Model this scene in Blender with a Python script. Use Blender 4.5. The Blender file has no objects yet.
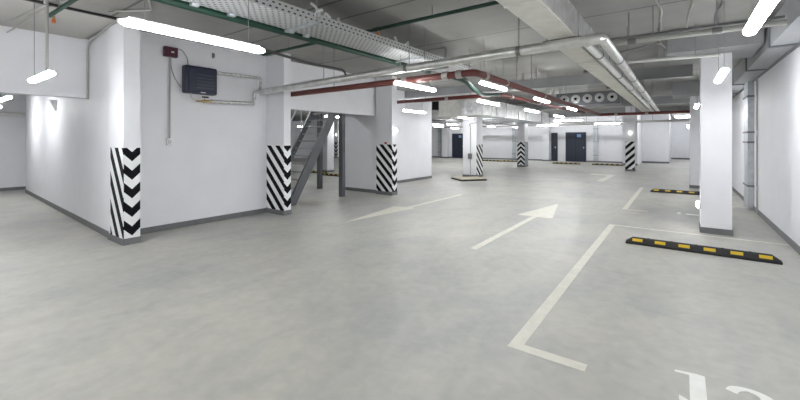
import bpy, bmesh, math, random
from mathutils import Vector, Matrix
random.seed(4)
sc = bpy.context.scene
C = sc.collection
PI = math.pi
CEIL = 3.45

# ------------------------------------------------------------ materials
def mat(name, col, rough=.6, metal=0., noise=0., nscale=6., bump=0., bscale=40., bdist=.02, emit=None, spec=.5):
    m = bpy.data.materials.new(name); m.use_nodes = True
    nt = m.node_tree; b = nt.nodes['Principled BSDF']
    b.inputs['Base Color'].default_value = (*col, 1)
    b.inputs['Roughness'].default_value = rough
    b.inputs['Metallic'].default_value = metal
    b.inputs['Specular IOR Level'].default_value = spec
    if noise or bump:
        g = nt.nodes.new('ShaderNodeNewGeometry')
    if noise:
        n = nt.nodes.new('ShaderNodeTexNoise'); n.inputs['Scale'].default_value = nscale; n.inputs['Detail'].default_value = 5
        nt.links.new(g.outputs['Position'], n.inputs['Vector'])
        r = nt.nodes.new('ShaderNodeMapRange')
        r.inputs['From Min'].default_value = .3; r.inputs['From Max'].default_value = .7
        r.inputs['To Min'].default_value = 1 - noise; r.inputs['To Max'].default_value = 1 + noise
        nt.links.new(n.outputs['Fac'], r.inputs['Value'])
        x = nt.nodes.new('ShaderNodeVectorMath'); x.operation = 'SCALE'
        x.inputs[0].default_value = col
        nt.links.new(r.outputs['Result'], x.inputs['Scale'])
        nt.links.new(x.outputs[0], b.inputs['Base Color'])
    if bump:
        n = nt.nodes.new('ShaderNodeTexNoise'); n.inputs['Scale'].default_value = bscale; n.inputs['Detail'].default_value = 3
        nt.links.new(g.outputs['Position'], n.inputs['Vector'])
        u = nt.nodes.new('ShaderNodeBump'); u.inputs['Strength'].default_value = bump; u.inputs['Distance'].default_value = bdist
        nt.links.new(n.outputs['Fac'], u.inputs['Height']); nt.links.new(u.outputs['Normal'], b.inputs['Normal'])
    if emit:
        b.inputs['Emission Color'].default_value = (*emit[0], 1); b.inputs['Emission Strength'].default_value = emit[1]
    return m

def N(nt, t, **kw):
    n = nt.nodes.new(t)
    for k, v in kw.items(): setattr(n, k, v)
    return n
def mth(nt, op, a, b=None):
    n = nt.nodes.new('ShaderNodeMath'); n.operation = op
    for i, v in enumerate((a, b)):
        if v is None: continue
        if isinstance(v, (int, float)): n.inputs[i].default_value = v
        else: nt.links.new(v, n.inputs[i])
    return n.outputs[0]

def stripes(name, axis, k, P, start, width=.5, centre=None, white=(.86, .87, .88), black=(.006, .0065, .009)):
    """black bands z + k*s (or z + k*|s-centre|) repeating every P, painted on a panel"""
    m = mat(name, white, .6, spec=.1)
    nt = m.node_tree; b = nt.nodes['Principled BSDF']
    g = N(nt, 'ShaderNodeNewGeometry'); s = N(nt, 'ShaderNodeSeparateXYZ'); nt.links.new(g.outputs['Position'], s.inputs[0])
    a = s.outputs['XYZ'.index(axis)]
    if centre is not None:
        a = mth(nt, 'ABSOLUTE', mth(nt, 'SUBTRACT', a, centre))
    v = mth(nt, 'ADD', s.outputs[2], mth(nt, 'MULTIPLY', a, k))
    fr = mth(nt, 'FRACT', mth(nt, 'ADD', mth(nt, 'DIVIDE', mth(nt, 'SUBTRACT', v, start), P), 100.))
    f = mth(nt, 'LESS_THAN', fr, width)
    mx = N(nt, 'ShaderNodeMix', data_type='RGBA'); nt.links.new(f, mx.inputs[0])
    mx.inputs[6].default_value = (*white, 1); mx.inputs[7].default_value = (*black, 1)
    nt.links.new(mx.outputs[2], b.inputs['Base Color'])
    return m

def floor_mat():
    m = mat('polished_concrete_floor', (.42, .415, .395), .42)
    nt = m.node_tree; b = nt.nodes['Principled BSDF']; L = nt.links
    g = N(nt, 'ShaderNodeNewGeometry')
    def noise(scale, det, dist=0., vec=None):
        n = N(nt, 'ShaderNodeTexNoise'); n.inputs['Scale'].default_value = scale; n.inputs['Detail'].default_value = det
        n.inputs['Distortion'].default_value = dist; L.new(vec or g.outputs['Position'], n.inputs['Vector']); return n.outputs['Fac']
    mp = N(nt, 'ShaderNodeMapping'); mp.inputs['Scale'].default_value = (1.1, .6, 1); mp.inputs['Rotation'].default_value = (0, 0, .5)
    L.new(g.outputs['Position'], mp.inputs['Vector'])
    r1 = N(nt, 'ShaderNodeValToRGB'); e = r1.color_ramp.elements
    e[0].position = .3; e[0].color = (.37, .375, .36, 1); e[1].position = .72; e[1].color = (.475, .46, .415, 1)
    L.new(noise(.55, 6, .6), r1.inputs[0])
    r2 = N(nt, 'ShaderNodeValToRGB'); e = r2.color_ramp.elements
    e[0].position = .32; e[0].color = (.9, .9, .91, 1); e[1].position = .6; e[1].color = (1.03, 1.02, 1.0, 1)
    L.new(noise(2.4, 8, .8, mp.outputs[0]), r2.inputs[0])
    mx = N(nt, 'ShaderNodeMix', data_type='RGBA', blend_type='MULTIPLY'); mx.inputs[0].default_value = 1
    L.new(r1.outputs[0], mx.inputs[6]); L.new(r2.outputs[0], mx.inputs[7])
    gr = N(nt, 'ShaderNodeMapRange'); gr.inputs['From Min'].default_value = .3; gr.inputs['From Max'].default_value = .7
    gr.inputs['To Min'].default_value = .93; gr.inputs['To Max'].default_value = 1.06
    L.new(noise(9, 8, .3), gr.inputs[0])
    mg = N(nt, 'ShaderNodeVectorMath', operation='SCALE'); L.new(mx.outputs[2], mg.inputs[0]); L.new(gr.outputs[0], mg.inputs['Scale'])
    # small pale scuffs
    r3 = N(nt, 'ShaderNodeValToRGB'); e = r3.color_ramp.elements
    e[0].position = .69; e[0].color = (0, 0, 0, 1); e[1].position = .78; e[1].color = (.35, .35, .35, 1)
    L.new(noise(5, 4, .4), r3.inputs[0])
    m2 = N(nt, 'ShaderNodeMix', data_type='RGBA'); L.new(r3.outputs[0], m2.inputs[0])
    L.new(mg.outputs[0], m2.inputs[6]); m2.inputs[7].default_value = (.55, .54, .51, 1)
    L.new(m2.outputs[2], b.inputs['Base Color'])
    rr = N(nt, 'ShaderNodeMapRange'); rr.inputs['To Min'].default_value = .36; rr.inputs['To Max'].default_value = .56
    L.new(noise(1.3, 5), rr.inputs[0]); L.new(rr.outputs[0], b.inputs['Roughness'])
    return m

def ceiling_mat():
    m = mat('cast_concrete_ceiling', (.3, .295, .28), .8)
    nt = m.node_tree; b = nt.nodes['Principled BSDF']; L = nt.links
    g = N(nt, 'ShaderNodeNewGeometry'); s = N(nt, 'ShaderNodeSeparateXYZ'); L.new(g.outputs['Position'], s.inputs[0])
    n = N(nt, 'ShaderNodeTexNoise'); n.inputs['Scale'].default_value = 1.1; n.inputs['Detail'].default_value = 6
    L.new(g.outputs['Position'], n.inputs['Vector'])
    r = N(nt, 'ShaderNodeValToRGB'); e = r.color_ramp.elements
    e[0].position = .3; e[0].color = (.235, .232, .222, 1); e[1].position = .7; e[1].color = (.31, .305, .29, 1)
    L.new(n.outputs['Fac'], r.inputs[0])
    f = None
    for off, P in ((4.17, 2.13), (3.6, 12.78)):   # formwork joints across the slab
        d = mth(nt, 'ABSOLUTE', mth(nt, 'SUBTRACT', mth(nt, 'FRACT', mth(nt, 'ADD', mth(nt, 'DIVIDE', mth(nt, 'SUBTRACT', s.outputs[1], off), P), 20.5)), .5))
        q = mth(nt, 'LESS_THAN', d, .02/P)
        f = q if f is None else mth(nt, 'MAXIMUM', f, q)
    mx = N(nt, 'ShaderNodeMix', data_type='RGBA'); L.new(mth(nt, 'MULTIPLY', f, .75), mx.inputs[0])
    L.new(r.outputs[0], mx.inputs[6]); mx.inputs[7].default_value = (.07, .07, .065, 1)
    L.new(mx.outputs[2], b.inputs['Base Color'])
    return m

def perforated_mat():
    m = mat('perforated_galvanised_steel', (.62, .63, .63), .38, .55)
    nt = m.node_tree; b = nt.nodes['Principled BSDF']; L = nt.links
    g = N(nt, 'ShaderNodeNewGeometry'); s = N(nt, 'ShaderNodeSeparateXYZ'); L.new(g.outputs['Position'], s.inputs[0])
    def cell(v, P, off=0.):
        return mth(nt, 'ABSOLUTE', mth(nt, 'SUBTRACT', mth(nt, 'FRACT', mth(nt, 'ADD', mth(nt, 'DIVIDE', v, P), 100. + off)), .5))
    w = mth(nt, 'ADD', s.outputs[0], s.outputs[2])
    row = mth(nt, 'FLOOR', mth(nt, 'DIVIDE', w, .05))
    sh = mth(nt, 'MULTIPLY', mth(nt, 'MODULO', mth(nt, 'ADD', row, 400.), 2.), .04)
    a = mth(nt, 'LESS_THAN', cell(mth(nt, 'ADD', s.outputs[1], sh), .08), .2)
    c = mth(nt, 'LESS_THAN', cell(w, .05), .17)
    h = mth(nt, 'MULTIPLY', a, c)
    mx = N(nt, 'ShaderNodeMix', data_type='RGBA'); L.new(h, mx.inputs[0])
    mx.inputs[6].default_value = (.62, .63, .63, 1); mx.inputs[7].default_value = (.03, .03, .03, 1)
    L.new(mx.outputs[2], b.inputs['Base Color'])
    return m

M = dict(
    wall=mat('white_wall_paint', (.80, .80, .832), .55, noise=.02, nscale=2.5),
    base=mat('grey_plinth_paint', (.155, .16, .165), .5, noise=.06),
    floor=floor_mat(), ceil=ceiling_mat(),
    beam=mat('grey_painted_beam', (.30, .305, .31), .7, noise=.06),
    white=mat('white_powder_coat', (.78, .78, .78), .4),
    lamp=mat('lit_tube_diffuser', (.9, .9, .9), .4, emit=((.965, .985, 1.), 17.5)),
    spot=mat('glowing_glint', (.9, .9, .9), .3, emit=((1., .99, .98), 9.)),
    cap=mat('pale_grey_plastic', (.6, .61, .62), .45),
    wire=mat('thin_steel_wire', (.3, .3, .3), .4, .6),
    galv=mat('galvanised_steel', (.56, .59, .62), .38, .6, noise=.12, nscale=9),
    ductp=mat('painted_sheet_duct', (.37, .38, .395), .45, .15, noise=.05, nscale=4),
    flange=mat('duct_flange_steel', (.17, .175, .19), .45, .3),
    insul=mat('cream_duct_insulation', (.66, .65, .60), .75, noise=.09, nscale=7, bump=.35, bscale=10),
    foil=mat('crumpled_foil_wrap', (.76, .76, .75), .28, .7, noise=.16, nscale=6, bump=1., bscale=7, bdist=.045),
    wrap=mat('crinkled_silver_wrap', (.58, .58, .57), .28, .9, noise=.25, nscale=14, bump=.8, bscale=18, bdist=.03),
    pipew=mat('white_pipe_jacket', (.80, .80, .79), .35, .25, noise=.05, nscale=10),
    jacket=mat('silver_pipe_jacket', (.64, .64, .62), .32, .7, noise=.16, nscale=8, bump=.5, bscale=16),
    red=mat('red_fire_pipe', (.13, .034, .028), .5, noise=.12, nscale=6),
    redd=mat('dark_red_fire_pipe', (.10, .018, .016), .5, noise=.1, nscale=6),
    coup=mat('grey_pipe_coupling', (.36, .34, .33), .4, .3),
    green=mat('green_sprinkler_pipe', (.003, .034, .020), .6, noise=.1),
    orange=mat('orange_sprinkler_cap', (.75, .17, .05), .5),
    black=mat('black_cable_sheath', (.014, .014, .015), .5),
    conduit=mat('grey_plastic_conduit', (.42, .42, .40), .5),
    dconduit=mat('dark_steel_conduit', (.2, .2, .2), .5, .3),
    navy=mat('navy_enamel', (.016, .020, .046), .4),
    navyl=mat('navy_louvre', (.035, .04, .065), .4),
    maroon=mat('maroon_plastic', (.06, .010, .022), .4),
    steel=mat('dark_grey_stair_steel', (.115, .12, .13), .5, .1),
    tread=mat('stair_tread_steel', (.4, .41, .42), .5, .3),
    door=mat('dark_blue_door', (.018, .024, .045), .4),
    rubber=mat('black_rubber', (.016, .016, .017), .65, noise=.2, nscale=30, bump=.3, bscale=120),
    yellow=mat('yellow_reflector', (.66, .45, .02), .4),
    paint=mat('cream_floor_paint', (.66, .64, .56), .55, noise=.07, nscale=8),
    paintw=mat('white_floor_paint', (.76, .76, .72), .55, noise=.05, nscale=8),
    plinth=mat('beige_screed', (.46, .42, .32), .8, noise=.1),
    brass=mat('brass_valve', (.45, .36, .18), .35, .8),
    coup2=mat('grey_white_nozzle', (.5, .5, .5), .4),
    dark=mat('dark_opening', (.008, .008, .008), .8),
    sign=mat('blue_white_sign', (.25, .4, .75), .5),
)

# ------------------------------------------------------------ mesh builder (world coordinates)
class MB:
    def __init__(s): s.v = []; s.f = []
    def add(s, vs, fs):
        o = len(s.v); s.v += [tuple(v) for v in vs]; s.f += [tuple(i + o for i in f) for f in fs]; return s
    def box(s, x0, x1, y0, y1, z0, z1):
        return s.add([(x0,y0,z0),(x1,y0,z0),(x1,y1,z0),(x0,y1,z0),(x0,y0,z1),(x1,y0,z1),(x1,y1,z1),(x0,y1,z1)],
                     [(0,3,2,1),(4,5,6,7),(0,1,5,4),(1,2,6,5),(2,3,7,6),(3,0,4,7)])
    def bevbox(s, x0, x1, y0, y1, z0, z1, b=.01):
        bm = bmesh.new(); bmesh.ops.create_cube(bm, size=1)
        for v in bm.verts:
            v.co = Vector(((x0+x1)/2 + v.co.x*(x1-x0), (y0+y1)/2 + v.co.y*(y1-y0), (z0+z1)/2 + v.co.z*(z1-z0)))
        bmesh.ops.bevel(bm, geom=bm.edges[:], offset=b, segments=2, affect='EDGES', profile=.5)
        bm.verts.index_update()
        s.add([v.co[:] for v in bm.verts], [[v.index for v in f.verts] for f in bm.faces]); bm.free(); return s
    def prism(s, poly, z0, z1):
        n = len(poly)
        a = sum(poly[i][0]*poly[(i+1)%n][1] - poly[(i+1)%n][0]*poly[i][1] for i in range(n))
        if a < 0: poly = poly[::-1]
        return s.add([(x,y,z0) for x,y in poly] + [(x,y,z1) for x,y in poly],
                     [tuple(range(n))[::-1], tuple(range(n,2*n))] + [(i,(i+1)%n,n+(i+1)%n,n+i) for i in range(n)])
    def sweep(s, prof, p0, p1, up=(0,0,1)):
        """prof: closed (a,b) outline, a sideways, b along up"""
        p0, p1 = Vector(p0), Vector(p1); d = (p1-p0).normalized(); a = d.cross(Vector(up)).normalized(); u = a.cross(d)
        n = len(prof)
        vs = [p + a*q + u*w for p in (p0,p1) for q, w in prof]
        return s.add(vs, [tuple(range(n)), tuple(range(n,2*n))[::-1]] + [(i+n,(i+1)%n+n,(i+1)%n,i) for i in range(n)])
    def tube(s, pts, r, n=12, rads=None):
        pts = [Vector(p) for p in pts]; m = len(pts); o = len(s.v); ref = None
        for i, p in enumerate(pts):
            a = pts[max(i-1,0)]; b = pts[min(i+1,m-1)]; d = (b-a).normalized()
            if ref is None: ref = d.cross(Vector((0,0,1)) if abs(d.z) < .9 else Vector((1,0,0))).normalized()
            ref = (ref - d*ref.dot(d)).normalized(); q = d.cross(ref)
            k = 1.
            if 0 < i < m-1:
                c = (pts[i]-pts[i-1]).normalized().dot((pts[i+1]-pts[i]).normalized()); k = 1/max(.6, math.sqrt(max(0,(1+c)/2)))
            rr = (rads[i] if rads else r)*k
            s.v += [tuple(p + (ref*math.cos(2*PI*j/n) + q*math.sin(2*PI*j/n))*rr) for j in range(n)]
        for i in range(m-1):
            s.f += [(o+i*n+j, o+i*n+(j+1)%n, o+(i+1)*n+(j+1)%n, o+(i+1)*n+j) for j in range(n)]
        s.f += [tuple(o+j for j in range(n))[::-1], tuple(o+(m-1)*n+j for j in range(n))]; return s
    def ring(s, c, r0, r1, y0, y1, n=24):
        x, z = c; vs = []; fs = []
        for j in range(n):
            a = 2*PI*j/n; ca, sa = math.cos(a), math.sin(a)
            vs += [(x+r0*ca,y0,z+r0*sa),(x+r1*ca,y0,z+r1*sa),(x+r1*ca,y1,z+r1*sa),(x+r0*ca,y1,z+r0*sa)]
        for j in range(n):
            k = (j+1)%n
            for q in range(4): fs.append((4*j+q, 4*j+(q+1)%4, 4*k+(q+1)%4, 4*k+q))
        return s.add(vs, fs)
    def build(s, name, m, parent=None, smooth=False, **tags):
        off = Vector(parent_world(parent))
        me = bpy.data.meshes.new(name); me.from_pydata([tuple(Vector(v)-off) for v in s.v], [], s.f); me.update()
        bm = bmesh.new(); bm.from_mesh(me); bmesh.ops.recalc_face_normals(bm, faces=bm.faces); bm.to_mesh(me); bm.free()
        if smooth:
            me.polygons.foreach_set('use_smooth', [True]*len(me.polygons))
            me.set_sharp_from_angle(angle=math.radians(42))
        me.materials.append(m)
        o = bpy.data.objects.new(name, me); C.objects.link(o)
        if parent: o.parent = parent
        for k, v in tags.items(): o[k] = v
        return o
def parent_world(p):
    v = Vector((0,0,0))
    while p: v += p.location; p = p.parent
    return v
def bend(pts, r=.08, n=5):
    """round the corners of a polyline"""
    pts = [Vector(p) for p in pts]; out = [pts[0]]
    for i in range(1, len(pts)-1):
        a, p, b = pts[i-1], pts[i], pts[i+1]
        ra = min(r, (a-p).length*.45, (b-p).length*.45)
        s, e = p + (a-p).normalized()*ra, p + (b-p).normalized()*ra
        for k in range(n+1):
            t = k/n; out.append(s*(1-t)**2 + p*2*t*(1-t) + e*t*t)
    out.append(pts[-1]); return out
def thing(name, label, cat, loc=(0,0,0), group=None):
    o = bpy.data.objects.new(name, None); C.objects.link(o); o.location = loc; o.empty_display_size = .1
    o['label'] = label; o['category'] = cat
    if group: o['group'] = group
    return o
def tag(o, label, cat, group=None):
    o['label'] = label; o['category'] = cat
    if group: o['group'] = group
    return o
def struct(name, mb, m, parent=None): return mb.build(name, m, parent, kind='structure')
def copy_tree(o, parent=None):
    c = o.copy(); C.objects.link(c); c.parent = parent
    for ch in list(o.children): copy_tree(ch, c)
    return c
def dup(o, loc, label, group=None):
    c = copy_tree(o); c.location = loc; c['label'] = label
    if group: c['group'] = group
    return c
BOX = lambda *a: MB().box(*a)

# ------------------------------------------------------------ setting
struct('floor', BOX(-28, 1.8, -7.2, 40, -.2, 0), M['floor'])
struct('ceiling', BOX(-28, 1.8, -7.2, 40, CEIL, CEIL+.25), M['ceil'])
struct('wall_right', BOX(1.36, 1.6, -7, 39.6, 0, CEIL), M['wall'])
struct('wall_back', BOX(-17.3, 1.6, -7.2, -7, 0, CEIL), M['wall'])
struct('wall_corridor', BOX(-17.35, -17.1, -7, 8.2, 0, CEIL), M['wall'])
struct('wall_outer_left', BOX(-28, -27.75, 6, 30.6, 0, CEIL), M['wall'])
struct('wall_outer_near', BOX(-28, -17.1, 5.8, 6.0, 0, CEIL), M['wall'])
struct('wall_front_left', MB().prism([(-7.42,2.20),(-16.05,2.60),(-16.05,2.85),(-7.42,2.42)], 0, CEIL), M['wall'])
struct('wall_left', BOX(-7.62, -7.37, 2.40, 5.29, 0, CEIL), M['wall'])
struct('wall_over_stairs', BOX(-7.62, -7.37, 5.29, 8.80, 2.33, CEIL), M['wall'])
struct('wall_recess', BOX(-8.73, -7.25, 8.80, 9.03, 0, CEIL), M['wall'])
struct('wall_aisle_left', BOX(-8.67, -8.42, 9.03, 13.7, 0, CEIL), M['wall'])
struct('wall_far', BOX(-28, -2.2, 30.35, 30.6, 0, CEIL), M['wall'])
struct('wall_far_jut', BOX(-2.95, -2.15, 28.0, 30.35, 0, CEIL), M['wall'])
struct('wall_far_middle', BOX(-2.2, -.6, 31.6, 31.9, 0, CEIL), M['wall'])
struct('wall_far_side', BOX(-2.4, -2.15, 30.35, 31.6, 0, CEIL), M['wall'])
struct('wall_far_return', BOX(-.85, -.6, 31.9, 39.3, 0, CEIL), M['wall'])
struct('wall_far_right', BOX(-.85, 1.6, 39.3, 39.6, 0, CEIL), M['wall'])
struct('baseboard_right', BOX(1.345, 1.36, -7, 39.3, 0, .1), M['base'])
struct('baseboard_corridor', BOX(-17.1, -17.085, -7, 8.2, 0, .1), M['base'])
struct('baseboard_front_left', MB().prism([(-7.42,2.185),(-16.05,2.585),(-16.065,2.60),(-7.42,2.21)], 0, .1), M['base'])
struct('baseboard_left', BOX(-7.37, -7.355, 2.40, 5.05, 0, .1), M['base'])
struct('baseboard_recess', BOX(-8.73, -7.33, 8.785, 8.80, 0, .1), M['base'])
struct('baseboard_aisle_left', BOX(-8.42, -8.405, 9.03, 13.715, 0, .1), M['base'])
struct('baseboard_far', MB().box(-28, -16.4, 30.33, 30.35, 0, .1).box(-15.2, -7.95, 30.33, 30.35, 0, .1).box(-5.5, -2.95, 30.33, 30.35, 0, .1), M['base'])
struct('baseboard_far_jut', MB().box(-2.97, -2.13, 27.98, 28.0, 0, .12), M['base'])
struct('baseboard_far_middle', BOX(-2.15, -.58, 31.58, 31.6, 0, .12), M['base'])
struct('baseboard_far_right', BOX(-.6, 1.34, 39.28, 39.3, 0, .12), M['base'])
# beams and capitals
struct('trim_1', BOX(-9.03, -8.78, -7, 2.26, 2.37, CEIL), M['wall'])
struct('trim_2', BOX(-27.7, .25, 11.75, 12.1, 3.17, CEIL), M['beam'])
struct('trim_3', BOX(-.17, 1.02, 7.85, 9.12, 3.06, CEIL), M['beam'])
struct('trim_4', BOX(-.2, 1.02, 15.2, 16.9, 3.06, CEIL), M['beam'])
struct('trim_5', BOX(-27.7, 1.02, 19.5, 19.9, 3.12, CEIL), M['beam'])
struct('trim_6', BOX(-27.7, 1.02, 26.2, 26.6, 3.1, CEIL), M['beam'])
struct('trim_8', BOX(-8.78, -6.88, -7, 2.17, CEIL-.012, CEIL), mat('pale_soffit_layer', (.45, .44, .42), .8, noise=.05, nscale=2))  # thin paler layer over the left part of the ceiling
struct('trim_7', BOX(-16.9, -9.2, -.6, -.2, 3.0, CEIL), M['beam'])

# ------------------------------------------------------------ pillars
def pillar(label, x0, x1, y0, y1, z1=CEIL, panels=(), group=None):
    t = thing('pillar', label, 'pillar', ((x0+x1)/2, (y0+y1)/2, 0), group)
    BOX(x0, x1, y0, y1, .0, z1).build('shaft', M['wall'], t)
    e = .014
    MB().prism([(x0-e,y0-e),(x1+e,y0-e),(x1+e,y1+e),(x0-e,y1+e)], 0, .1).build('baseboard', M['base'], t)
    for side, m, zt in panels:
        q = .006
        if side == 'front': mb = BOX(x0 + (.09 if y0 < 3 else 0), x1+q, y0-q, y0+.002, .1, zt)
        else: mb = BOX(x1-.002, x1+q, y0-q*.0, y1, .1, zt)
        mb.build('striped_panel', m, t)
    return t
pillar('white wall end pillar with long diagonal and V chevron panels, nearest on the left', -7.42, -6.79, 2.17, 2.39, panels=(
    ('front', stripes('steep_stripes', 'X', 1.5, .435, 1.48+1.5*-7.07-.11, .5), 1.48),
    ('right', stripes('down_chevrons', 'Y', -1., .285, 1.272, .5, 2.28), 1.48)))
pillar('white pillar with diagonal stripe panel between the dark wall heater and stairs', -7.42, -6.77, 5.05, 5.23, panels=(
    ('front', stripes('diagonal_stripes', 'X', 1., .30, 1.18-7.36, .5), 1.48),
    ('right', stripes('half_chevrons', 'Y', -1., .30, 1.05, .5, 5.14), 1.48)))
p3 = pillar('white pillar with diagonal stripe panel beyond the steel stairs', -7.27, -6.69, 8.71, 8.95, panels=(
    ('front', stripes('diagonal_stripes', 'X', 1., .28, 1.04-7.29, .5), 1.47),
    ('right', stripes('half_chevrons', 'Y', -1., .28, .82, .5, 8.83), 1.47)))
MB().bevbox(-6.93, -6.87, 8.66, 8.71, 1.48, 1.54, .008).build('red_button', mat('red_button_plastic', (.35, .03, .03), .4), p3, label='small red call button')
pm = pillar('white pillar behind a beige floor slab, with a conduit and narrow striped side', -7.64, -7.0, 15.04, 15.65, panels=(
    ('right', stripes('thin_diagonal_stripes', 'Y', 1., .30, .1+15., .5), 1.40),))
MB().tube(bend([(-7.26,15.0,.08),(-7.26,15.0,2.2),(-7.33,15.0,2.28),(-7.0,15.0,2.34)], .05), .022, 8).build('conduit', M['conduit'], pm, True)
MB().bevbox(-7.36, -7.2, 14.93, 15.04, .78, 1.02, .015).build('switch_box', M['dconduit'], pm)
pillar('white pillar with upward chevrons and a grey side in the far aisle', -7.85, -7.42, 22.55, 23.2, panels=(
    ('front', stripes('up_chevrons', 'X', 1., .27, .3, .5, -7.635), 1.50),
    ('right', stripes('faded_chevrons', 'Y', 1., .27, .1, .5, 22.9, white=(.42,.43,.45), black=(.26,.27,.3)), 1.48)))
pillar('white pillar with rising diagonal stripes in front of the far wall', -2.27, -1.86, 22.7, 23.1, panels=(
    ('front', stripes('rising_stripes', 'X', -1., .36, .12, .5), 1.52),))
pillar('plain white square pillar beside the right wall, nearest of all', .29, .70, 8.39, 8.83, 3.06)
pillar('plain white pillar half hidden behind the nearest right pillar', .27, .71, 15.96, 16.4, 3.06)
pillar('plain white pillar seen through the stairs beside a kerb', -14.45, -14.0, 13.0, 13.45)
pillar('distant pillar with chevrons seen between the stair post and far wall', -24.85, -24.4, 23.9, 24.35, panels=(
    ('front', stripes('distant_chevrons', 'X', -1., .34, .12, .5, -24.62), 1.5),))
pillar('white pillar standing against the far wall left of the wide door', -8.45, -7.98, 29.85, 30.33)
pillar('white pillar against the far wall left of the small dark door', -17.25, -16.75, 29.85, 30.33)
# loose slab in front of the pillar
t = thing('floor_slab', 'low beige slab with dark edge lying in front of the conduit pillar', 'slab', (-6.87,14.1,0))
q0 = [(-6.8,13.25),(-6.14,14.15),(-6.85,14.9),(-7.62,13.95)]
MB().prism(q0, 0, .05).build('dark_edge', M['rubber'], t)
MB().prism([(-6.8+(x+6.8)*.93-.005, 14.1+(y-14.1)*.93) for x, y in q0], .05, .075).build('screed_top', M['plinth'], t)

# ------------------------------------------------------------ doors
def door(n, x0, x1, zt, sign=False, narrow=False):
    y = 30.35
    d = struct(f'door_{n}', BOX(x0, x1, y-.07, y-.01, 0, zt), M['door'])
    MB().box(x0-.05, x0+.0, y-.09, y, 0, zt+.05).box(x1, x1+.05, y-.09, y, 0, zt+.05).box(x0-.05, x1+.05, y-.09, y, zt, zt+.05).build('door_frame', M['door'], d)
    MB().box(x1-.16, x1-.04, y-.12, y-.095, 1.02, 1.05).box(x1-.12, x1-.09, y-.11, y-.07, .95, 1.12).build('door_handle', M['galv'], d)
    if not narrow:
        BOX((x0+x1)/2-.01, (x0+x1)/2+.01, y-.075, y-.065, .02, zt).build('leaf_gap', M['dark'], d)
    if sign:
        MB().box(x1-.55, x1-.28, y-.078, y-.07, zt-.32, zt-.1).build('door_sign', M['sign'], d, label='small blue and white sign')
door(1, -6.84, -5.55, 2.12, True)
door(2, -7.86, -7.52, 2.1, False, True)
door(3, -16.4, -15.25, 2.12, True)

# ------------------------------------------------------------ floor markings
def paint(name, polys, m, label, cat, z=.003, group=None):
    mb = MB()
    for p in polys: mb.prism(p, .0005, z)
    return tag(mb.build(name, m), label, cat, group)
def rect(x0, x1, y0, y1): return [(x0,y0),(x1,y0),(x1,y1),(x0,y1)]
paint('floor_arrow', [[(-2.50,5.13),(-2.39,5.13),(-2.39,8.06),(-2.09,8.08),(-2.46,10.07),(-2.81,8.04),(-2.50,8.05)]], M['paint'],
      'cream arrow on the floor pointing away down the middle of the aisle', 'floor arrow')
paint('floor_arrow', [[(-5.11,10.09),(-5.21,10.09),(-5.24,7.4),(-5.56,7.3),(-5.23,5.27),(-5.02,7.45),(-5.14,7.42)]], M['paint'],
      'cream arrow on the floor pointing back past the stair opening', 'floor arrow')
paint('bay_line', [[(-1.08,2.87),(-.53,2.87),(-.53,2.97),(-.98,2.97),(-.98,8.10),(1.34,8.14),(1.34,8.20),(-1.08,8.19)]], M['paint'],
      'cream outline of the nearest parking bay around the front wheel stop', 'parking line')
paint('bay_line', [[(-1.08,10.12),(-.58,10.12),(-.58,10.21),(-.98,10.21),(-.98,15.15),(-1.08,15.15)]], M['paint'],
      'cream L shaped line of the second parking bay by the middle wheel stop', 'parking line')
paint('bay_line', [[(-2.62,16.4),(-2.38,16.4),(-2.38,20.0),(-3.35,20.0),(-3.35,19.2),(-2.62,19.2)]], M['paint'],
      'short cream bay corner line in the far aisle before the striped pillar', 'parking line')
def stroke(pts, w):
    """outline strip round a polyline; w = half widths"""
    L_, R_ = [], []
    for i, p in enumerate(pts):
        a = Vector(pts[max(i-1,0)]); b = Vector(pts[min(i+1,len(pts)-1)]); d = (b-a).normalized(); n = Vector((-d.y,d.x))
        L_.append(tuple(Vector(p)+n*w[i])); R_.append(tuple(Vector(p)-n*w[i]))
    return [[L_[i],L_[i+1],R_[i+1],R_[i]] for i in range(len(pts)-1)]
def smooth(p, w, n=5):
    P_, W_ = [], []
    for i in range(len(p)-1):
        q = [Vector(p[max(0,min(len(p)-1,i+k))]) for k in (-1,0,1,2)]
        for j in range(n):
            t = j/n
            P_.append(tuple(.5*((2*q[1]) + (q[2]-q[0])*t + (2*q[0]-5*q[1]+4*q[2]-q[3])*t*t + (3*q[1]-q[0]-3*q[2]+q[3])*t**3)))
            W_.append(w[i]*(1-t)+w[i+1]*t)
    return P_ + [p[-1]], W_ + [w[-1]]
one = [[(-.03,3.27),(-.03,3.245),(.05,3.25),(.05,2.90),(.135,2.90),(.135,3.29),(.09,3.295)]]
one += [[(-.005,2.965),(.05,2.93),(.135,2.925),(.2,2.965),(.2,2.90),(-.005,2.91)]]
c3, w3 = smooth([(.262,3.195),(.285,3.245),(.345,3.275),(.41,3.255),(.44,3.205),(.42,3.155),(.355,3.125)], [.03,.03,.02,.03,.042,.034,.016])
c3b, w3b = smooth([(.355,3.125),(.44,3.10),(.475,3.03),(.455,2.95),(.38,2.905),(.30,2.915),(.255,2.96)], [.016,.03,.046,.042,.026,.026,.03])
paint('floor_number', one, M['paintw'], 'large white painted digit 1 at the bottom edge beside the 3', 'floor number')
paint('floor_number', stroke(c3, w3) + stroke(c3b, w3b), M['paintw'], 'large white painted digit 3 at the bottom right edge', 'floor number', .0032)
paint('floor_number', [rect(-.05, .01, 10.25, 10.40)], M['paintw'], 'small pale number mark on the floor, a dot left of the right pillar', 'floor number')
paint('floor_number', [rect(.10, .33, 10.24, 10.32)], M['paintw'], 'short pale number bar on the floor touching the right pillar edge', 'floor number')
paint('bay_line', [rect(.76, 1.34, 12.0, 12.12)], M['paint'], 'short pale line on the floor between right pillar and wall', 'parking line')

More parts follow.
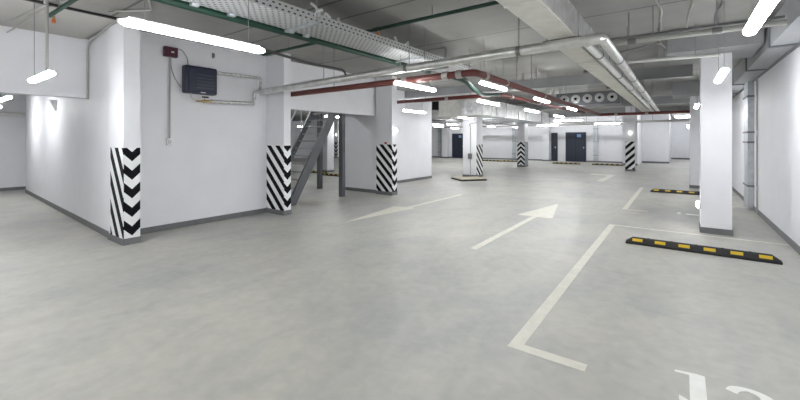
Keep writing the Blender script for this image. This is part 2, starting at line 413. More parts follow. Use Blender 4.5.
# ------------------------------------------------------------ wheel stops
def wheel_stop(label, loc, group=None):
    t = thing('wheel_stop', label, 'wheel stop', loc, group)
    x, y = loc[0], loc[1]; L = 1.74; w = .15; h = .1
    prof = [(-w/2,0),(w/2,0),(w/2,.03),(w/2-.04,h-.012),(w/2-.055,h),(-w/2+.055,h),(-w/2+.04,h-.012),(-w/2,.03)]
    mb = MB(); n = len(prof); secs = [(0,.35),(.09,1.),(L-.09,1.),(L,.35)]
    vs = [(x-L/2+a, y+q, b*(k if b > .03 else 1)) for a, k in secs for q, b in prof]
    fs = [tuple(range(n)), tuple(range(3*n,4*n))[::-1]]
    for i in range(3): fs += [(i*n+j, i*n+(j+1)%n, (i+1)*n+(j+1)%n, (i+1)*n+j) for j in range(n)]
    mb.add(vs, fs); mb.build('rubber_body', M['rubber'], t)
    for k in range(6):
        cx = x - L/2 + .155 + k*(L-.31)/5
        for s in (-1, 1):
            q = MB()
            a, b, e = w/2-.0045, w/2-.0375, .005     # on each sloping face
            q.add([(cx-.065,y+s*(a-.009+e),.05),(cx+.065,y+s*(a-.009+e),.05),(cx+.065,y+s*(b+e),h-.014),(cx-.065,y+s*(b+e),h-.014),
                   (cx-.065,y+s*(a-.02),.05),(cx+.065,y+s*(a-.02),.05),(cx+.065,y+s*(b-.02),h-.014),(cx-.065,y+s*(b-.02),h-.014)],
                  [(0,1,2,3),(4,5,6,7),(0,1,5,4),(1,2,6,5),(2,3,7,6),(3,0,4,7)])
            q.build('reflector', M['yellow'], t)
        if k < 5:
            MB().tube([(cx+.14,y,h-.004),(cx+.14,y,h+.004)], .018, 10).build('bolt', M['dark'], t)
    return t
ws = wheel_stop('black rubber wheel stop with yellow reflectors, nearest, in front of the right pillar', (.19,6.90,0))
dup(ws, (.13,14.1,0), 'second wheel stop, before the half hidden right pillar')
dup(ws, (-6.1,27.0,0), 'far wheel stop in front of the wide dark door')
dup(ws, (-3.7,27.1,0), 'far wheel stop left of the striped pillar at the far wall')
dup(ws, (-11.5,27.2,0), 'far wheel stop just right of the conduit pillar')
dup(ws, (-9.9,27.4,0), 'far wheel stop left of the upward chevron pillar')
dup(ws, (-14.3,12.45,0), 'wheel stop on the floor seen through the stairs, left one')
dup(ws, (-12.5,11.9,0), 'wheel stop on the floor seen through the stairs, right one')

# ------------------------------------------------------------ stairs
t = thing('steel_staircase', 'dark grey open steel staircase rising through the wall opening', 'stairs', (-8.0,6.6,0))
y0, y1, zt = 5.86, 7.42, 2.55
d = Vector((0, y1-y0, zt)).normalized(); nrm = Vector((0, -d.z, d.y))
for x in (-7.62, -8.5):
    a = Vector((x,y0,0)); b = Vector((x,y1,zt)); w = .10
    MB().add([(x+sx, p[1], p[2]) for sx in (-.03,.03) for p in (((0,y0-.09,0),(0,y0+.16,0),(0,y1+.13,zt-.02),(0,y1-.1,zt+.06)) if x > -8 else ((0,y0-.03,0),(0,y0+.11,0),(0,y1+.07,zt-.02),(0,y1-.06,zt+.06)))],
             [(0,1,2,3),(4,5,6,7),(0,1,5,4),(1,2,6,5),(2,3,7,6),(3,0,4,7)]).build('stringer', M['steel'], t)
for k in range(1, 13):
    z = k*zt/13; y = y0 + (y1-y0)*k/13
    MB().box(-8.47, -7.65, y-.02, y+.14, z-.012, z+.012).build('tread', M['tread'], t)
MB().box(-8.55, -7.55, y1, 8.6, zt-.02, zt+.06).build('landing', M['steel'], t)
for (x, y) in ((-7.71,7.72),):
    BOX(x-.07, x+.07, y-.06, y+.06, 0, zt-.02).build('post', M['steel'], t)
BOX(-9.60, -9.46, 8.46, 8.58, 0, zt).build('post', M['steel'], t)
MB().box(-9.62, -7.6, 8.45, 8.6, zt-.06, zt+.08).build('landing_beam', M['steel'], t)
for x in (-8.5,):
    MB().tube([(x,y0-.05,.85),(x,y1-.15,zt+.75)], .022, 8).build('handrail', M['galv'], t)
    for k in (.02, .35, .68):
        MB().tube([(x,y0+(y1-y0)*k,zt*k),(x,y0+(y1-y0)*k,zt*k+.93)], .016, 8).build('baluster', M['galv'], t)

# ------------------------------------------------------------ strip lights
def strip_light(label, c, axis='Y', L=1.22, top=CEIL, group=None):
    t = thing('strip_light', label, 'ceiling light', c, group)
    cx, cy, cz = c
    D = Vector((0,1,0)) if axis == 'Y' else Vector((1,0,0))
    A, B = Vector(c)-D*L/2, Vector(c)+D*L/2
    P = [(-.044,.018),(-.044,0),(-.035,-.018),(-.016,-.027),(.016,-.027),(.035,-.018),(.044,0),(.044,.018)]
    mb = MB(); n = len(P); S = D.cross(Vector((0,0,1)))
    secs = [(A, .62), (A+D*.035, 1.), (B-D*.035, 1.), (B, .62)]
    vs = [p + S*a*k + Vector((0,0,b*k)) for p, k in secs for a, b in P]
    fs = [tuple(range(n)), tuple(range(3*n,4*n))[::-1]]
    for i in range(3): fs += [(i*n+j, i*n+(j+1)%n, (i+1)*n+(j+1)%n, (i+1)*n+j) for j in range(n)]
    mb.add(vs, fs).build('diffuser', M['lamp'], t, True)
    q = [(-.034,.018),(.034,.018),(.03,.042),(-.03,.042)]
    MB().sweep(q, A+D*.05, B-D*.05).build('housing', M['cap'], t)
    for p, s in ((A, -1), (B, 1)):
        MB().tube([p - D*s*.01, p + D*s*.022], .017, 8).build('end_cap', M['cap'], t)
    for p in (A+D*.16, B-D*.16):
        MB().tube([p+Vector((0,0,.05)), (p.x,p.y,top)], .004, 6).build('hanger_wire', M['wire'], t)
    return t
l0 = strip_light('long bright strip light hanging in front of the dark wall heater', (-3.41,1.68,2.5))
def light(label, c, axis='Y', group=None):
    src = l0 if axis == 'Y' else lx
    if abs(c[2] - src.location.z) > .005: return strip_light(label, c, axis, group=group)
    return dup(src, c, label, group)
strip_light('strip light hanging before the low beam at far left, over the corridor entrance', (-6.6,1.21,2.4), 'X', 1.04)
lx = strip_light('corridor strip light under the beam at the far left, upper of two', (-12.0,1.6,2.5), 'X')
strip_light('strip light in front of the pillar beyond the stairs, under the red pipe', (-3.60,5.36,2.5), top=2.97)
light('strip light directly in front of the cream duct corner', (-3.73,8.7,2.5))
light('strip light hanging along the right part of the foil duct', (-3.70,11.95,2.5))
light('strip light just beyond the far end of the foil duct', (-3.72,15.3,2.5))
light('strip light against the white aisle wall beyond the stairs', (-6.78,10.0,2.5))
light('strip light in front of the conduit pillar top, below the cream duct', (-7.0,14.0,2.5))
light('bright strip light cut by the top edge, nearest above the right wall', (.47,3.72,2.5))
light('short looking strip light in front of the nearest right pillar', (.47,7.05,2.5))
light('strip light beside the left edge of the right pillar, upper one', (.36,12.9,2.5))
light('strip light beside the left edge of the right pillar, lower and farther', (.38,19.4,2.5))
light('strip light tucked behind the near part of the long red pipe', (-2.85,6.9,2.62))
light('strip light tucked behind the middle of the long red pipe', (-2.87,10.1,2.62))
strip_light('strip light tucked behind the far part of the long red pipe', (-2.87,13.5,2.62), L=1.1, top=2.72)
light('crosswise strip light before the wide dark door', (-4.17,18.75,2.5), 'X')
light('crosswise strip light shining on the far wall left of the striped pillar', (-3.2,23.4,2.5), 'X')
light('crosswise strip light above the far small pillar left of the wide door', (-6.6,24.4,2.5), 'X')
light('distant strip light between the conduit pillar and the chevron pillar', (-10.25,24.3,2.5))
light('distant strip light left of the conduit pillar, lowest', (-13.9,26.0,2.5))
light('distant strip light left of the conduit pillar, nearest the white wall', (-11.6,19.6,2.5))
light('distant strip light left of the conduit pillar, upper right', (-10.65,19.6,2.5))
light('strip light seen through the stair opening beside the post', (-10.8,10.5,2.5))
light('corridor strip light under the beam at the far left, lower of two', (-14.3,1.75,2.43), 'X')
light('added crosswise fill light before the farthest wall at the right', (.3,33.5,3.3), 'X')  # added to brighten the farthest right wall
for x in (-1.2,-3.9,-6.3,-9.,-12.,-15.):  # fill lights added out of sight to brighten the far wall
    light('added crosswise fill light, unseen behind the last beam', (x, 28.6, 3.36), 'X', 'added fill lights behind the last beam')
light('added crosswise fill light, unseen behind the last beam', (.35, 36.8, 3.36), 'X', 'added fill lights behind the last beam')  # one more added, unseen, for the farthest right wall
light('added unseen fill light high in the stairwell behind the wall over the stairs', (-9.4,6.6,3.1))  # added out of sight to brighten the walls around the stairs
# unseen strip lights added for brightness: rows carried on, others behind walls
for x, y in ((-5.6,-.7), (-4.9,-3.5), (.4,29.5), (-3.4,-1.9), (-3.4,-5.0), (.47,.4), (.47,-2.8), (-7.2,-2.6), (-12.,-2.6), (-6.2,-5.3), (-20.5,11.), (-20.5,17.), (-16.,18.), (-22.5,24.), (-13.5,14.), (-13.,22.), (-17.,27.), (-9.3,26.5)):
    light('added unseen strip light for brightness, outside the near view', (x, y, 2.5), 'Y', 'added lights outside the view')

# glowing discs put in for flash glints on the pillars
def glint_disc(label, c, n):
    t = thing('pillar_glint', label, 'glint', c, None)
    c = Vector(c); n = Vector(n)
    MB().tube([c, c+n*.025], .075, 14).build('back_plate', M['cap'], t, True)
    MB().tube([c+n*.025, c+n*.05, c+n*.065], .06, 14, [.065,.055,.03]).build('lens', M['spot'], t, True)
glint_disc('small glowing glint disc on the striped pillar before the far wall', (-2.06,22.7,1.97), (0,-1,0))
glint_disc('small glowing glint disc on the pillar beyond the stairs', (-6.69,8.86,1.87), (1,0,0))
glint_disc('small glowing glint disc low on the left edge of the nearest right pillar', (.29,8.5,.47), (-1,0,0))
glint_disc('small glowing glint disc on the left edge of the half hidden right pillar', (.27,16.1,2.05), (-1,0,0))
glint_disc('small glowing glint disc on the distant pillar seen beside the stair post', (-24.6,23.9,2.05), (0,-1,0))

# ------------------------------------------------------------ cable tray and pipes under the slab
t = thing('cable_tray', 'perforated galvanised cable tray under the ceiling at upper left', 'cable tray', (-3.75,1.0,3.0))
xa, xb, za = -4.03, -3.50, 3.0
BOX(xa, xb, -6.5, 7.3, za, za+.006).build('tray_base', perforated_mat(), t)
pm_ = bpy.data.materials['perforated_galvanised_steel']
BOX(xb-.004, xb, -6.5, 7.3, za+.006, za+.11).build('side_rail', pm_, t)
BOX(xa, xa+.004, -6.5, 7.3, za+.006, za+.11).build('side_rail', pm_, t)
for y in (-4.5, -2.2, .3, 3.05, 5.4, 7.1):
    MB().box(xa-.02, xb+.06, y-.02, y+.02, za-.03, za-.002).build('support_channel', M['galv'], t)
    for x in (xa-.012, xb+.04):
        MB().tube([(x,y,za-.03),(x,y,CEIL)], .006, 6).build('threaded_rod', M['wire'], t)
for k, (y, off) in enumerate(((1.05, 0), (1.9, .03), (2.3, .0), (3.1, -.02), (3.35, .02))):
    MB().bevbox(xa-.01, xa+.05, y-.04, y+.04, za-.03, za+.004, .008).build('joint_clip', M['galv'], t)
def wiggle(p, q, n, amp, seed):
    r = random.Random(seed); p, q = Vector(p), Vector(q)
    return [p.lerp(q, i/(n-1)) + Vector((r.uniform(-1,1),0,r.uniform(-1,1)))*amp*(0 if i in (0,n-1) else 1) for i in range(n)]
for k in range(4):
    o = MB().tube(wiggle((xa+.1+k*.11,-6.4,za+.03), (xa+.12+k*.11,7.2,za+.03), 40, .012, k), .014, 8).build('cable', M['cap'] if k % 2 else M['black'], None, True)
    tag(o, ['black power cable lying along the tray bed, left side', 'pale cable lying along the tray bed, left of middle', 'black power cable lying along the tray bed, middle', 'pale cable lying along the tray bed, right side'][k], 'cable')
r = random.Random(8)
for j, (yc, lab) in enumerate(((3.3, 'crumpled white film tangle sticking out of the cable tray, nearer one'), (4.75, 'crumpled white film tangle sticking out of the cable tray, farther one'))):
    t = thing('plastic_film', lab, 'film', (xb-.03, yc, za+.05))
    for k in range(7 if j == 0 else 4):
        a = Vector((xb-.03, yc+r.uniform(-.28,.28), za+.05))
        b = a + Vector((r.uniform(-.05,.08), r.uniform(-.15,.15), r.uniform(.06,.14)))
        c = b + Vector((r.uniform(-.05,.08), r.uniform(-.1,.1), r.uniform(-.1,.04)))
        MB().tube(bend([a,b,c], .05), .016, 6).build('film_strip', M['cap'], t, True)

def pipe(name, label, cat, pts, r, m, bendr=.1, hangers=(), coups=(), cm=None, cr=1.25, clen=.05):
    P = bend(pts, bendr)
    t = thing(name, label, cat, P[0]); MB().tube(P, r, 14).build('pipe_run', m, t, True)
    for h in hangers:
        h = Vector(h)
        MB().tube([h+Vector((0,0,r*.7)), (h.x,h.y,CEIL)], .007, 6).build('hanger_rod', M['wire'], t)
    for c, d in coups:
        c = Vector(c); d = Vector(d)
        MB().tube([c-d*clen, c+d*clen], r*cr, 14).build('coupling', cm or M['coup'], t, True)
    return t
X, Y, Z = (1,0,0), (0,1,0), (0,0,1)
pipe('sprinkler_pipe', 'green sprinkler pipe running along the left edge of the cable tray', 'pipe', [(-4.10,-6.5,2.985),(-4.10,6.6,2.985)], .04, M['green'])
gp1 = pipe('sprinkler_pipe', 'green sprinkler pipe crossing the ceiling above the cable tray', 'pipe', [(-6.7,4.5,3.3),(-1.45,4.5,3.3)], .026, M['green'],
     hangers=[(-5.9,4.5,3.3),(-4.6,4.5,3.3),(-2.75,4.5,3.3),(-1.9,4.5,3.3)], coups=[((-1.5,4.5,3.3),X),((-3.75,4.5,3.3),X)], cm=M['green'])
gp2 = pipe('sprinkler_pipe', 'short green sprinkler pipe over the long strip light at top left', 'pipe', [(-6.95,1.36,3.3),(-4.3,1.42,3.3)], .026, M['green'], hangers=[(-6.6,1.385,3.3),(-5.,1.41,3.3)])
pipe('sprinkler_pipe', 'green pipe dropping from red pipe to the dark red one', 'pipe', [(-2.88,5.35,2.60),(-2.9,5.8,2.6),(-3.25,6.9,2.58),(-3.6,8.1,2.62),(-3.62,9.08,2.73)], .045, M['green'], .3)
def sprinkler(t, c):
    c = Vector(c)
    o = MB().tube([c, c+Vector((0,0,-.04))], .014, 8).build('sprinkler', M['brass'], t)
    MB().tube([c+Vector((0,0,-.04)), c+Vector((0,0,-.09))], .022, 10).build('sprinkler_cap', M['orange'], o, True, label='orange sprinkler cap')
sprinkler(gp2, (-6.85,1.385,3.28)); sprinkler(gp1, (-3.72,4.5,3.28))

# silver drain pipe across, elbow, then along the big duct
pipe('insulated_pipe', 'long silver wrapped pipe crossing the room below the big duct', 'pipe',
     [(-7.12,4.72,2.60),(-6.9,4.76,2.63),(-2.6,4.72,2.70),(-.69,4.70,2.72),(-.69,19.0,2.72)], .058, M['jacket'], .05,
     hangers=[(-3.3,4.727,2.69),(-1.62,4.71,2.71),(-5.2,4.745,2.66),(-.69,7.2,2.72),(-.69,10.5,2.72),(-.69,14,2.72)],
     coups=[((-3.35,4.727,2.69),X),((-1.62,4.71,2.71),X),((-.69,6.1,2.72),Y),((-.69,8.1,2.72),Y),((-.69,10.1,2.72),Y),((-.69,12.5,2.72),Y)], cm=M['dconduit'], cr=1.1, clen=.026)
pipe('insulated_pipe', 'shorter white wrapped pipe running beside the silver one under the duct', 'pipe', [(-.86,4.82,2.72),(-.85,19.0,2.72)], .052, M['pipew'],
     coups=[((-.86,5.6,2.72),Y),((-.858,7.6,2.72),Y),((-.856,9.6,2.72),Y),((-.854,12.,2.72),Y)], cm=M['dconduit'], cr=1.1, clen=.026)
# big insulated duct
t = thing('air_duct', 'big cream insulated air duct running away under the middle of the ceiling', 'duct', (-1.15,8,2.85))
BOX(-1.32, -1.0, -6.5, 18.8, 2.84, 2.85).build('under_wrap', M['insul'], t)
BOX(-1.31, -1.005, -6.5, 18.8, 2.85, 3.17).build('foil_wrap', M['foil'], t)
for y in (-4,-1.5,1,3.45,5.9,8.3,10.7,13.1,15.5):
    MB().box(-1.327, -.995, y-.012, y+.012, 2.832, 3.175).build('joint_band', M['insul'], t)
for y in (-3,0.,4.9,7.4,10,12.5,15):
    for x in (-1.34,-.975):
        MB().tube([(x,y,2.82),(x,y,CEIL)], .006, 6).build('threaded_rod', M['wire'], t)
    MB().box(-1.38, -.94, y-.018, y+.018, 2.795, 2.832).build('support_channel', M['dconduit'], t)
t = thing('air_duct', 'wide cream insulated branch duct below the pipe bend', 'duct', (-1.1,9,2.8))
BOX(-1.25, -.99, 5.05, 18.8, 2.755, 2.79).build('under_wrap', M['insul'], t)
for y in (6.2,7.7,9.4,11.4,14):
    MB().box(-1.255, -.985, y-.012, y+.012, 2.75, 2.793).build('joint_band', M['insul'], t)

# red fire pipes
pipe('fire_pipe', 'red fire pipe from the stair wall turning away along the aisle ceiling', 'pipe',
     [(-7.36,5.42,2.62),(-2.50,5.30,2.62),(-2.56,16.9,2.60),(1.35,16.9,2.60)], .055, M['red'], .12,
     hangers=[(-5.6,5.38,2.62),(-3.4,5.32,2.62),(-2.52,8.1,2.62),(-2.53,11.2,2.62),(-2.55,14.4,2.62),(-1.5,16.9,2.60)],
     coups=[((-3.0,5.31,2.62),X),((-2.75,5.306,2.62),X),((-2.51,5.7,2.62),Y),((-2.52,6.6,2.62),Y),((-2.53,9,2.62),Y),((-3.8,5.33,2.62),X),((-2.0,16.9,2.60),X),((-1.,16.9,2.60),X)])
pipe('fire_pipe', 'dark red fire pipe above the cream duct turning away beside it', 'pipe',
     [(-8.41,9.12,2.73),(-3.6,9.1,2.73),(-3.22,17.3,2.73)], .05, M['redd'], .12,
     hangers=[(-5.8,9.11,2.73),(-4.4,9.1,2.73),(-3.53,10.6,2.73),(-3.4,13.0,2.73)],
     coups=[((-5.1,9.105,2.73),X),((-3.57,9.8,2.73),Y),((-3.48,11.9,2.73),Y)])
pipe('water_pipe', 'thin white pipe just above the dark red fire pipe', 'pipe', [(-8.4,9.55,2.86),(-3.2,9.5,2.86),(-3.1,13.1,2.86)], .03, M['pipew'], .1, hangers=[(-6.,9.53,2.86),(-4.,9.51,2.86),(-3.14,12.3,2.86)])
pipe('water_pipe', 'thin grey pipe running away between the two red pipes', 'pipe', [(-2.95,6.0,2.8),(-2.89,13.1,2.8)], .025, M['coup'], .1, hangers=[(-2.93,8.4,2.8),(-2.9,12,2.8)])

# cream duct turning into foil duct
t = thing('air_duct', 'boxy duct with cream end and foil side above the conduit pillar', 'duct', (-6.5,13.3,2.5))
BOX(-7.55, -5.75, 12.82, 13.5, 2.50, 3.12).build('cream_box', M['insul'], t)
mb = MB()
r = random.Random(3)
for k in range(7):
    a = 12.80 + k*1.22; e = r.uniform(-.03,.05)
    mb.box(-6.6, -5.68+e, a+.0, a+1.19, 2.50-e*.4, 3.08+e)
mb.build('foil_run', M['foil'], t)
for y in (13.4, 14.9, 17.3, 19.7, 21.2):
    MB().tube([(-5.62,y,2.5),(-5.62,y,CEIL)], .01, 6).build('threaded_rod', M['wire'], t)
    MB().box(-6.64, -5.6, y-.02, y+.02, 2.455, 2.49).build('support_channel', M['galv'], t)
t = thing('air_duct', 'dark ended foil duct between the aisle wall and the cream duct', 'duct', (-8.6,17,2.5))
BOX(-9.15, -8.2, 14.9, 23, 2.55, 2.95).build('foil_run', M['foil'], t)
BOX(-8.88, -8.3, 14.5, 15.6, 2.95, 3.3).build('dark_intake', M['dark'], t)
for y in (17.5, 21):
    for x in (-9.2,-8.15): MB().tube([(x,y,2.5),(x,y,CEIL)], .01, 6).build('threaded_rod', M['wire'], t)
    BOX(-9.22, -8.13, y-.02, y+.02, 2.5, 2.55).build('support_channel', M['galv'], t)

# jet nozzles in a grey duct
t = thing('nozzle_duct', 'grey crosswise duct with five round air nozzles under the ceiling', 'duct', (-2.2,13.4,2.9))
BOX(-3.3, -1.45, 13.25, 13.75, 2.72, 3.12).build('duct_body', M['flange'], t)
for k in range(5):
    x = -3.05 + k*.345
    o = MB().ring((x,2.92), .048, .135, 13.2, 13.25).ring((x,2.92), .048, .085, 13.16, 13.2).build('nozzle', M['coup2'], t, True)
    MB().tube([(x,13.235,2.92),(x,13.252,2.92)], .05, 16).build('nozzle_mouth', M['dark'], o)
for x in (-3.2,-1.55):
    for y in (13.3,13.7): MB().tube([(x,y,3.1),(x,y,CEIL)], .007, 6).build('hanger_rod', M['wire'], t)

# right side pipes
pipe('grey_pipe', 'grey pipe crossing the ceiling from the white pipes to the right wall', 'pipe', [(-.95,6.30,3.0),(1.02,6.35,3.0)], .036, M['conduit'], hangers=[(-.3,6.31,3.0),(.38,6.33,3.0),(.85,6.34,3.0)],
     coups=[((.38,6.33,3.0),X),((-.55,6.31,3.0),X)], cm=M['dconduit'])
gp3 = pipe('grey_pipe', 'dark thin conduit strapped above the grey crossing pipe', 'pipe', [(-.95,6.42,3.09),(1.02,6.47,3.09)], .02, M['dconduit'], hangers=[(-.6,6.43,3.09),(.8,6.46,3.09)])
sprinkler(gp3, (-.56,6.43,3.075))
pipe('grey_pipe', 'thinner grey pipe with elbow reaching the right pillar capital', 'pipe', [(-.75,7.55,2.93),(-.2,7.62,2.93),(.5,7.74,2.93)], .028, M['conduit'], hangers=[(-.3,7.6,2.93),(.2,7.69,2.93)])
pipe('grey_pipe', 'thin dark pipe rising to a bracket left of the pillar capital', 'pipe', [(-.8,7.1,3.02),(-.25,7.15,3.1),(-.2,7.7,3.12),(-.2,7.75,2.94)], .016, M['dconduit'], .04, hangers=[(-.25,7.15,3.1)])
for lab, pts, m in (
    ('wavy grey conduit on the ceiling right of the white pipes, leftmost', [(-.27,5.0,3.42),(-.26,5.95,3.43),(-.2,6.5,3.42),(-.24,7.0,3.43),(-.27,7.8,3.43)], 'conduit'),
    ('wavy grey conduit on the ceiling near the right pillar capital', [(.14,5.5,3.43),(.14,6.4,3.42),(.1,7.0,3.43),(.09,7.8,3.43)], 'conduit'),
    ('wavy dark conduit on the ceiling left of the bright right light', [(.42,5.5,3.43),(.46,6.6,3.42),(.42,7.2,3.43),(.45,7.8,3.43)], 'dconduit')):
    tag(MB().tube(bend(pts, .2), .014, 8).build('ceiling_conduit', M[m], None, True), lab, 'conduit')
# right wall duct
t = thing('air_duct', 'grey rectangular duct along the top of the right wall', 'duct', (1.2,8,2.95))
BOX(1.045, 1.355, -6.5, 26, 2.95, 3.30).build('duct_body', M['ductp'], t)
BOX(1.325, 1.359, -6.5, 26, 2.925, 2.949).build('gap_shade_strip', M['dconduit'], t)  # dark strip put in for the shaded gap between duct and wall
for y in (-3.9,-1.6,.7,3.,5.3,7.6,9.95,12.3,14.6,17,19.5,22):
    MB().box(1.025, 1.358, y-.045, y+.045, 2.93, 3.32).build('flange', M['flange'], t)
    MB().tube([(1.03,y,3.3),(1.03,y,CEIL)], .007, 6).build('threaded_rod', M['wire'], t)
# vertical things on the right wall
t = thing('vertical_duct', 'galvanised vertical cable channel on the right wall beside the dark pipe', 'duct', (1.3,12.1,0))
BOX(1.25, 1.358, 11.75, 12.4, .02, 2.95).build('channel_body', M['galv'], t)
for z in (.55, 1.55, 1.78, 2.6):
    BOX(1.235, 1.358, 11.7, 12.45, z-.02, z+.02).build('strap', M['dconduit'], t)
pipe('grey_pipe', 'thin dark vertical pipe on the right wall, right of the channel', 'pipe', [(1.335,11.15,.02),(1.335,11.15,2.95)], .016, M['conduit'],
     coups=[((1.335,11.15,.55),Z),((1.335,11.15,1.75),Z),((1.335,11.15,2.5),Z)], cm=M['galv'])
# far vertical ducts
for lab, x in (('galvanised vertical duct on the far wall right of the wide door', -4.86), ('galvanised vertical duct on the far wall left of the chevron pillar', -10.8),
               ('galvanised vertical duct on the far wall near the small dark door', -17.75)):
    t = thing('vertical_duct', lab, 'duct', (x,30.25,0))
    BOX(x-.14, x+.14, 30.2, 30.349, .12, 2.7).build('channel_body', M['galv'], t)
    for z in (.5, 1.5, 2.4): BOX(x-.16, x+.16, 30.18, 30.349, z-.03, z+.03).build('strap', M['ductp'], t)
t = thing('service_pipe', 'long grey crosswise pipe close to the far wall above the doors', 'pipe', (-8,29.2,2.7))
MB().tube([(-17,29.3,2.72),(-2.96,29.3,2.72)], .06, 10).build('pipe_run', M['coup'], t, True)
for x in (-15,-12,-9,-6,-3.5): MB().tube([(x,29.3,2.72),(x,29.3,CEIL)], .012, 6).build('hanger_rod', M['wire'], t)
t = thing('service_pipe', 'long grey crosswise pipe behind the striped pillar near the far wall', 'pipe', (-1,25,2.5))
MB().tube([(-8,24.9,2.62),(1.3,24.9,2.62)], .07, 10).build('pipe_run', M['pipew'], t, True)
for x in (-7,-4.5,-1.2,.8): MB().tube([(x,24.9,2.62),(x,24.9,CEIL)], .012, 6).build('hanger_rod', M['wire'], t)

# ------------------------------------------------------------ left wall fittings
t = thing('wall_heater', 'dark navy fan heater box fixed high on the left wall', 'heater', (-7.26,3.54,2.46))
MB().bevbox(-7.36, -7.19, 3.25, 3.84, 2.46, 2.97, .03).build('casing', M['navy'], t, True)
MB().bevbox(-7.2, -7.165, 3.29, 3.80, 2.50, 2.93, .015).build('front_grille', M['navy'], t)
for k in range(5):
    z = 2.56 + k*.06
    BOX(-7.172, -7.15, 3.42, 3.76, z, z+.028).build('louvre', M['navyl'], t)
BOX(-7.17, -7.16, 3.51, 3.6, 2.475, 2.492).build('badge', M['white'], t)
for y in (3.36, 3.74): BOX(-7.37, -7.3, y-.03, y+.03, 2.93, 2.99).build('bracket', M['dconduit'], t)
pipe('heater_pipe', 'foil wrapped upper pipe from the heater bending down beside the pillar', 'pipe', [(-7.24,3.83,2.90),(-7.24,4.80,2.925),(-7.24,4.80,2.70),(-7.16,4.70,2.60)], .034, M['wrap'], .03,
     coups=[((-7.24,4.25,2.91),Y)], cm=M['jacket'])
pipe('heater_pipe', 'foil wrapped lower pipe from the valve rising beside the pillar', 'pipe', [(-7.24,3.74,2.335),(-7.24,4.66,2.37),(-7.24,4.66,2.60),(-7.14,4.72,2.615)], .036, M['wrap'], .03)
t = thing('valve', 'brass valve with black handle below the wall heater', 'valve', (-7.24,3.62,2.34))
MB().tube([(-7.24,3.46,2.33),(-7.24,3.56,2.33),(-7.24,3.60,2.33),(-7.24,3.74,2.335)], .02, 10, [.02,.02,.034,.026]).build('valve_body', M['brass'], t, True)
MB().tube([(-7.24,3.62,2.35),(-7.24,3.62,2.40)], .01, 8).build('spindle', M['brass'], t)
MB().bevbox(-7.26, -7.22, 3.57, 3.69, 2.395, 2.425, .008).build('handle', M['black'], t)
MB().tube(bend([(-7.24,3.46,2.33),(-7.25,3.38,2.36),(-7.25,3.36,2.47)], .04), .014, 8).build('connector', M['jacket'], t, True)
t = thing('alarm_box', 'small maroon alarm box high on the left wall near the pillar', 'alarm box', (-7.33,3.06,3.07))
MB().bevbox(-7.37, -7.29, 2.94, 3.17, 3.08, 3.26, .015).build('housing', M['maroon'], t)
BOX(-7.291, -7.284, 3.05, 3.10, 3.155, 3.18).build('badge', M['white'], t)
MB().tube(bend([(-7.345,3.12,3.255),(-7.34,3.26,3.25),(-7.345,3.36,3.10),(-7.345,3.36,2.96)], .08), .012, 8).build('hose', M['conduit'], t, True)
t = thing('light_switch', 'white wall switch with a vertical grey conduit on the left wall', 'switch', (-7.35,3.04,1.49))
MB().bevbox(-7.37, -7.315, 2.99, 3.08, 1.50, 1.63, .01).build('switch_box', M['white'], t)
BOX(-7.316, -7.308, 3.01, 3.06, 1.535, 1.595).build('rocker', M['cap'], t)
MB().tube([(-7.348,3.05,1.63),(-7.348,3.05,3.08)], .016, 8).build('conduit', M['conduit'], t)
tag(MB().tube(bend([(-7.355,3.07,3.08),(-7.35,3.07,2.9),(-7.345,3.14,2.70),(-7.345,3.24,2.56)], .1), .011, 8).build('flexible_hose', M['conduit'], None, True), 'thin grey hose looping down from the maroon alarm box to the heater', 'hose')
t = thing('wall_hook', 'tiny dark hook on the left wall right of the heater top', 'hook', (-7.35,3.9,3.2))
MB().bevbox(-7.37, -7.34, 3.82, 3.86, 3.2, 3.3, .006).build('plate', M['dconduit'], t)
MB().tube(bend([(-7.345,3.84,3.22),(-7.30,3.84,3.22),(-7.30,3.84,3.27)], .02), .007, 6).build('hook', M['dconduit'], t)

pipe('service_pipe', 'white pipe running along the far corridor wall at the far left', 'pipe', [(-17.03,-6.9,2.42),(-17.03,5.6,2.42)], .065, M['pipew'], .3, hangers=[(-17.03,1.2,2.42),(-17.03,3.6,2.42)])
# ------------------------------------------------------------ cables at the left
def cable(name, label, pts, r, m, br=.12, cat='cable'):
    return tag(MB().tube(bend(pts, br), r, 8).build(name, M[m], None, True), label, cat)
cable('power_cable', 'black cable sagging from the long strip light to the silver pipe', [(-3.40,2.30,2.515),(-3.9,3.2,2.61),(-4.2,3.8,2.68),(-4.45,4.35,2.75),(-4.58,4.62,2.78),(-4.62,4.72,2.71)], .016, 'black', .25)
cable('power_cable', 'straight black cable along the ceiling at the top left corner', [(-6.85,-3,3.43),(-6.85,2.3,3.43)], .02, 'black')
cable('flexible_conduit', 'grey conduit dropping from the ceiling to the hanging left light', [(-6.9,1.3,3.43),(-6.3,1.21,3.42),(-6.3,1.21,2.44)], .014, 'conduit', .06, 'conduit')
cable('flexible_conduit', 'upper wavy conduit on the ceiling at far left', [(-8.77,.95,3.42),(-8.5,1.15,3.43),(-7.7,1.24,3.43),(-6.95,1.3,3.43)], .014, 'conduit', .2, 'conduit')
cable('flexible_conduit', 'lower wavy conduit on the ceiling at far left', [(-8.76,1.2,3.34),(-8.55,1.3,3.43),(-7.75,1.31,3.43),(-6.95,1.36,3.43)], .012, 'conduit', .2, 'conduit')
cable('flexible_conduit', 'grey conduit running down the wall at the beam end', [(-6.9,2.145,3.42),(-7.35,2.145,3.42),(-8.6,2.225,3.36),(-8.74,2.235,3.3),(-8.74,2.235,2.45),(-8.76,2.235,2.345)], .018, 'conduit', .08, 'conduit')
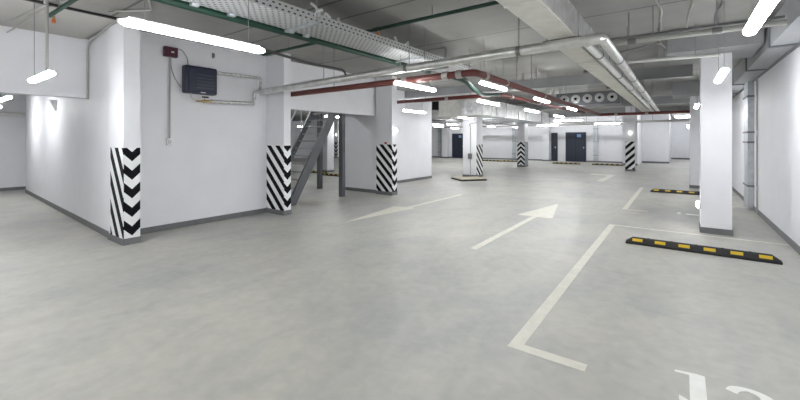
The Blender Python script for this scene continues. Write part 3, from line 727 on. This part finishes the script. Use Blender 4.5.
cable('ceiling_conduit', 'pale square looped conduit on the ceiling above the long strip light', [(-6.35,1.85,3.36),(-6.5,1.95,3.43),(-6.0,2.25,3.43),(-5.55,2.05,3.43),(-5.2,1.2,3.43)], .014, 'conduit', .06, 'conduit')
t = thing('wall_fixture', 'small grey wedge fixture on the white wall under the low beam', 'fixture', (-11.65,2.38,2.3))
MB().add([(-11.75,2.41,2.52),(-11.55,2.40,2.52),(-11.55,2.25,2.52),(-11.75,2.26,2.52),(-11.72,2.41,2.28),(-11.58,2.40,2.28),(-11.58,2.36,2.28),(-11.72,2.37,2.28)],
         [(0,1,2,3),(4,5,6,7),(0,1,5,4),(1,2,6,5),(2,3,7,6),(3,0,4,7)]).build('hood', M['cap'], t)
BOX(-11.71, -11.59, 2.365, 2.395, 2.27, 2.285).build('lens', M['white'], t)
# looped conduit frame on the ceiling over the red pipe bend
t = thing('hanger_frame', 'dark square hanger frame under the ceiling above the silver pipe', 'hanger', (-3.6,6.2,3.0))
MB().tube(bend([(-3.95,6.2,2.95),(-3.95,6.2,3.32),(-3.5,6.2,3.32),(-3.5,6.2,2.95)], .04), .012, 8).build('frame', M['dconduit'], t, True)
for x in (-3.85,-3.6): MB().tube([(x,6.2,3.32),(x,6.2,CEIL)], .006, 6).build('threaded_rod', M['wire'], t)
BOX(-4.0, -3.45, 6.18, 6.22, 2.93, 2.96).build('cross_bar', M['dconduit'], t)

# ------------------------------------------------------------ world, camera
w = bpy.data.worlds.new('World'); sc.world = w; w.use_nodes = True
w.node_tree.nodes['Background'].inputs[0].default_value = (.8, .85, .9, 1); w.node_tree.nodes['Background'].inputs[1].default_value = .3
cd = bpy.data.cameras.new('camera'); cam = bpy.data.objects.new('camera', cd); C.objects.link(cam)
cam.location = (0,0,1.6); cam.rotation_euler = (PI/2, 0, math.atan(280/381))
cd.sensor_width = 36; cd.lens = 36*381/800; cd.shift_y = -60/800; cd.clip_start = .05
sc.camera = cam
sc.view_settings.view_transform = 'Standard'; sc.view_settings.look = 'None'
sc.view_settings.exposure = 2.0; sc.view_settings.gamma = 1; sc.view_settings.use_curve_mapping = False
sc.cycles.max_bounces = 8; sc.cycles.diffuse_bounces = 6; sc.cycles.use_denoising = True
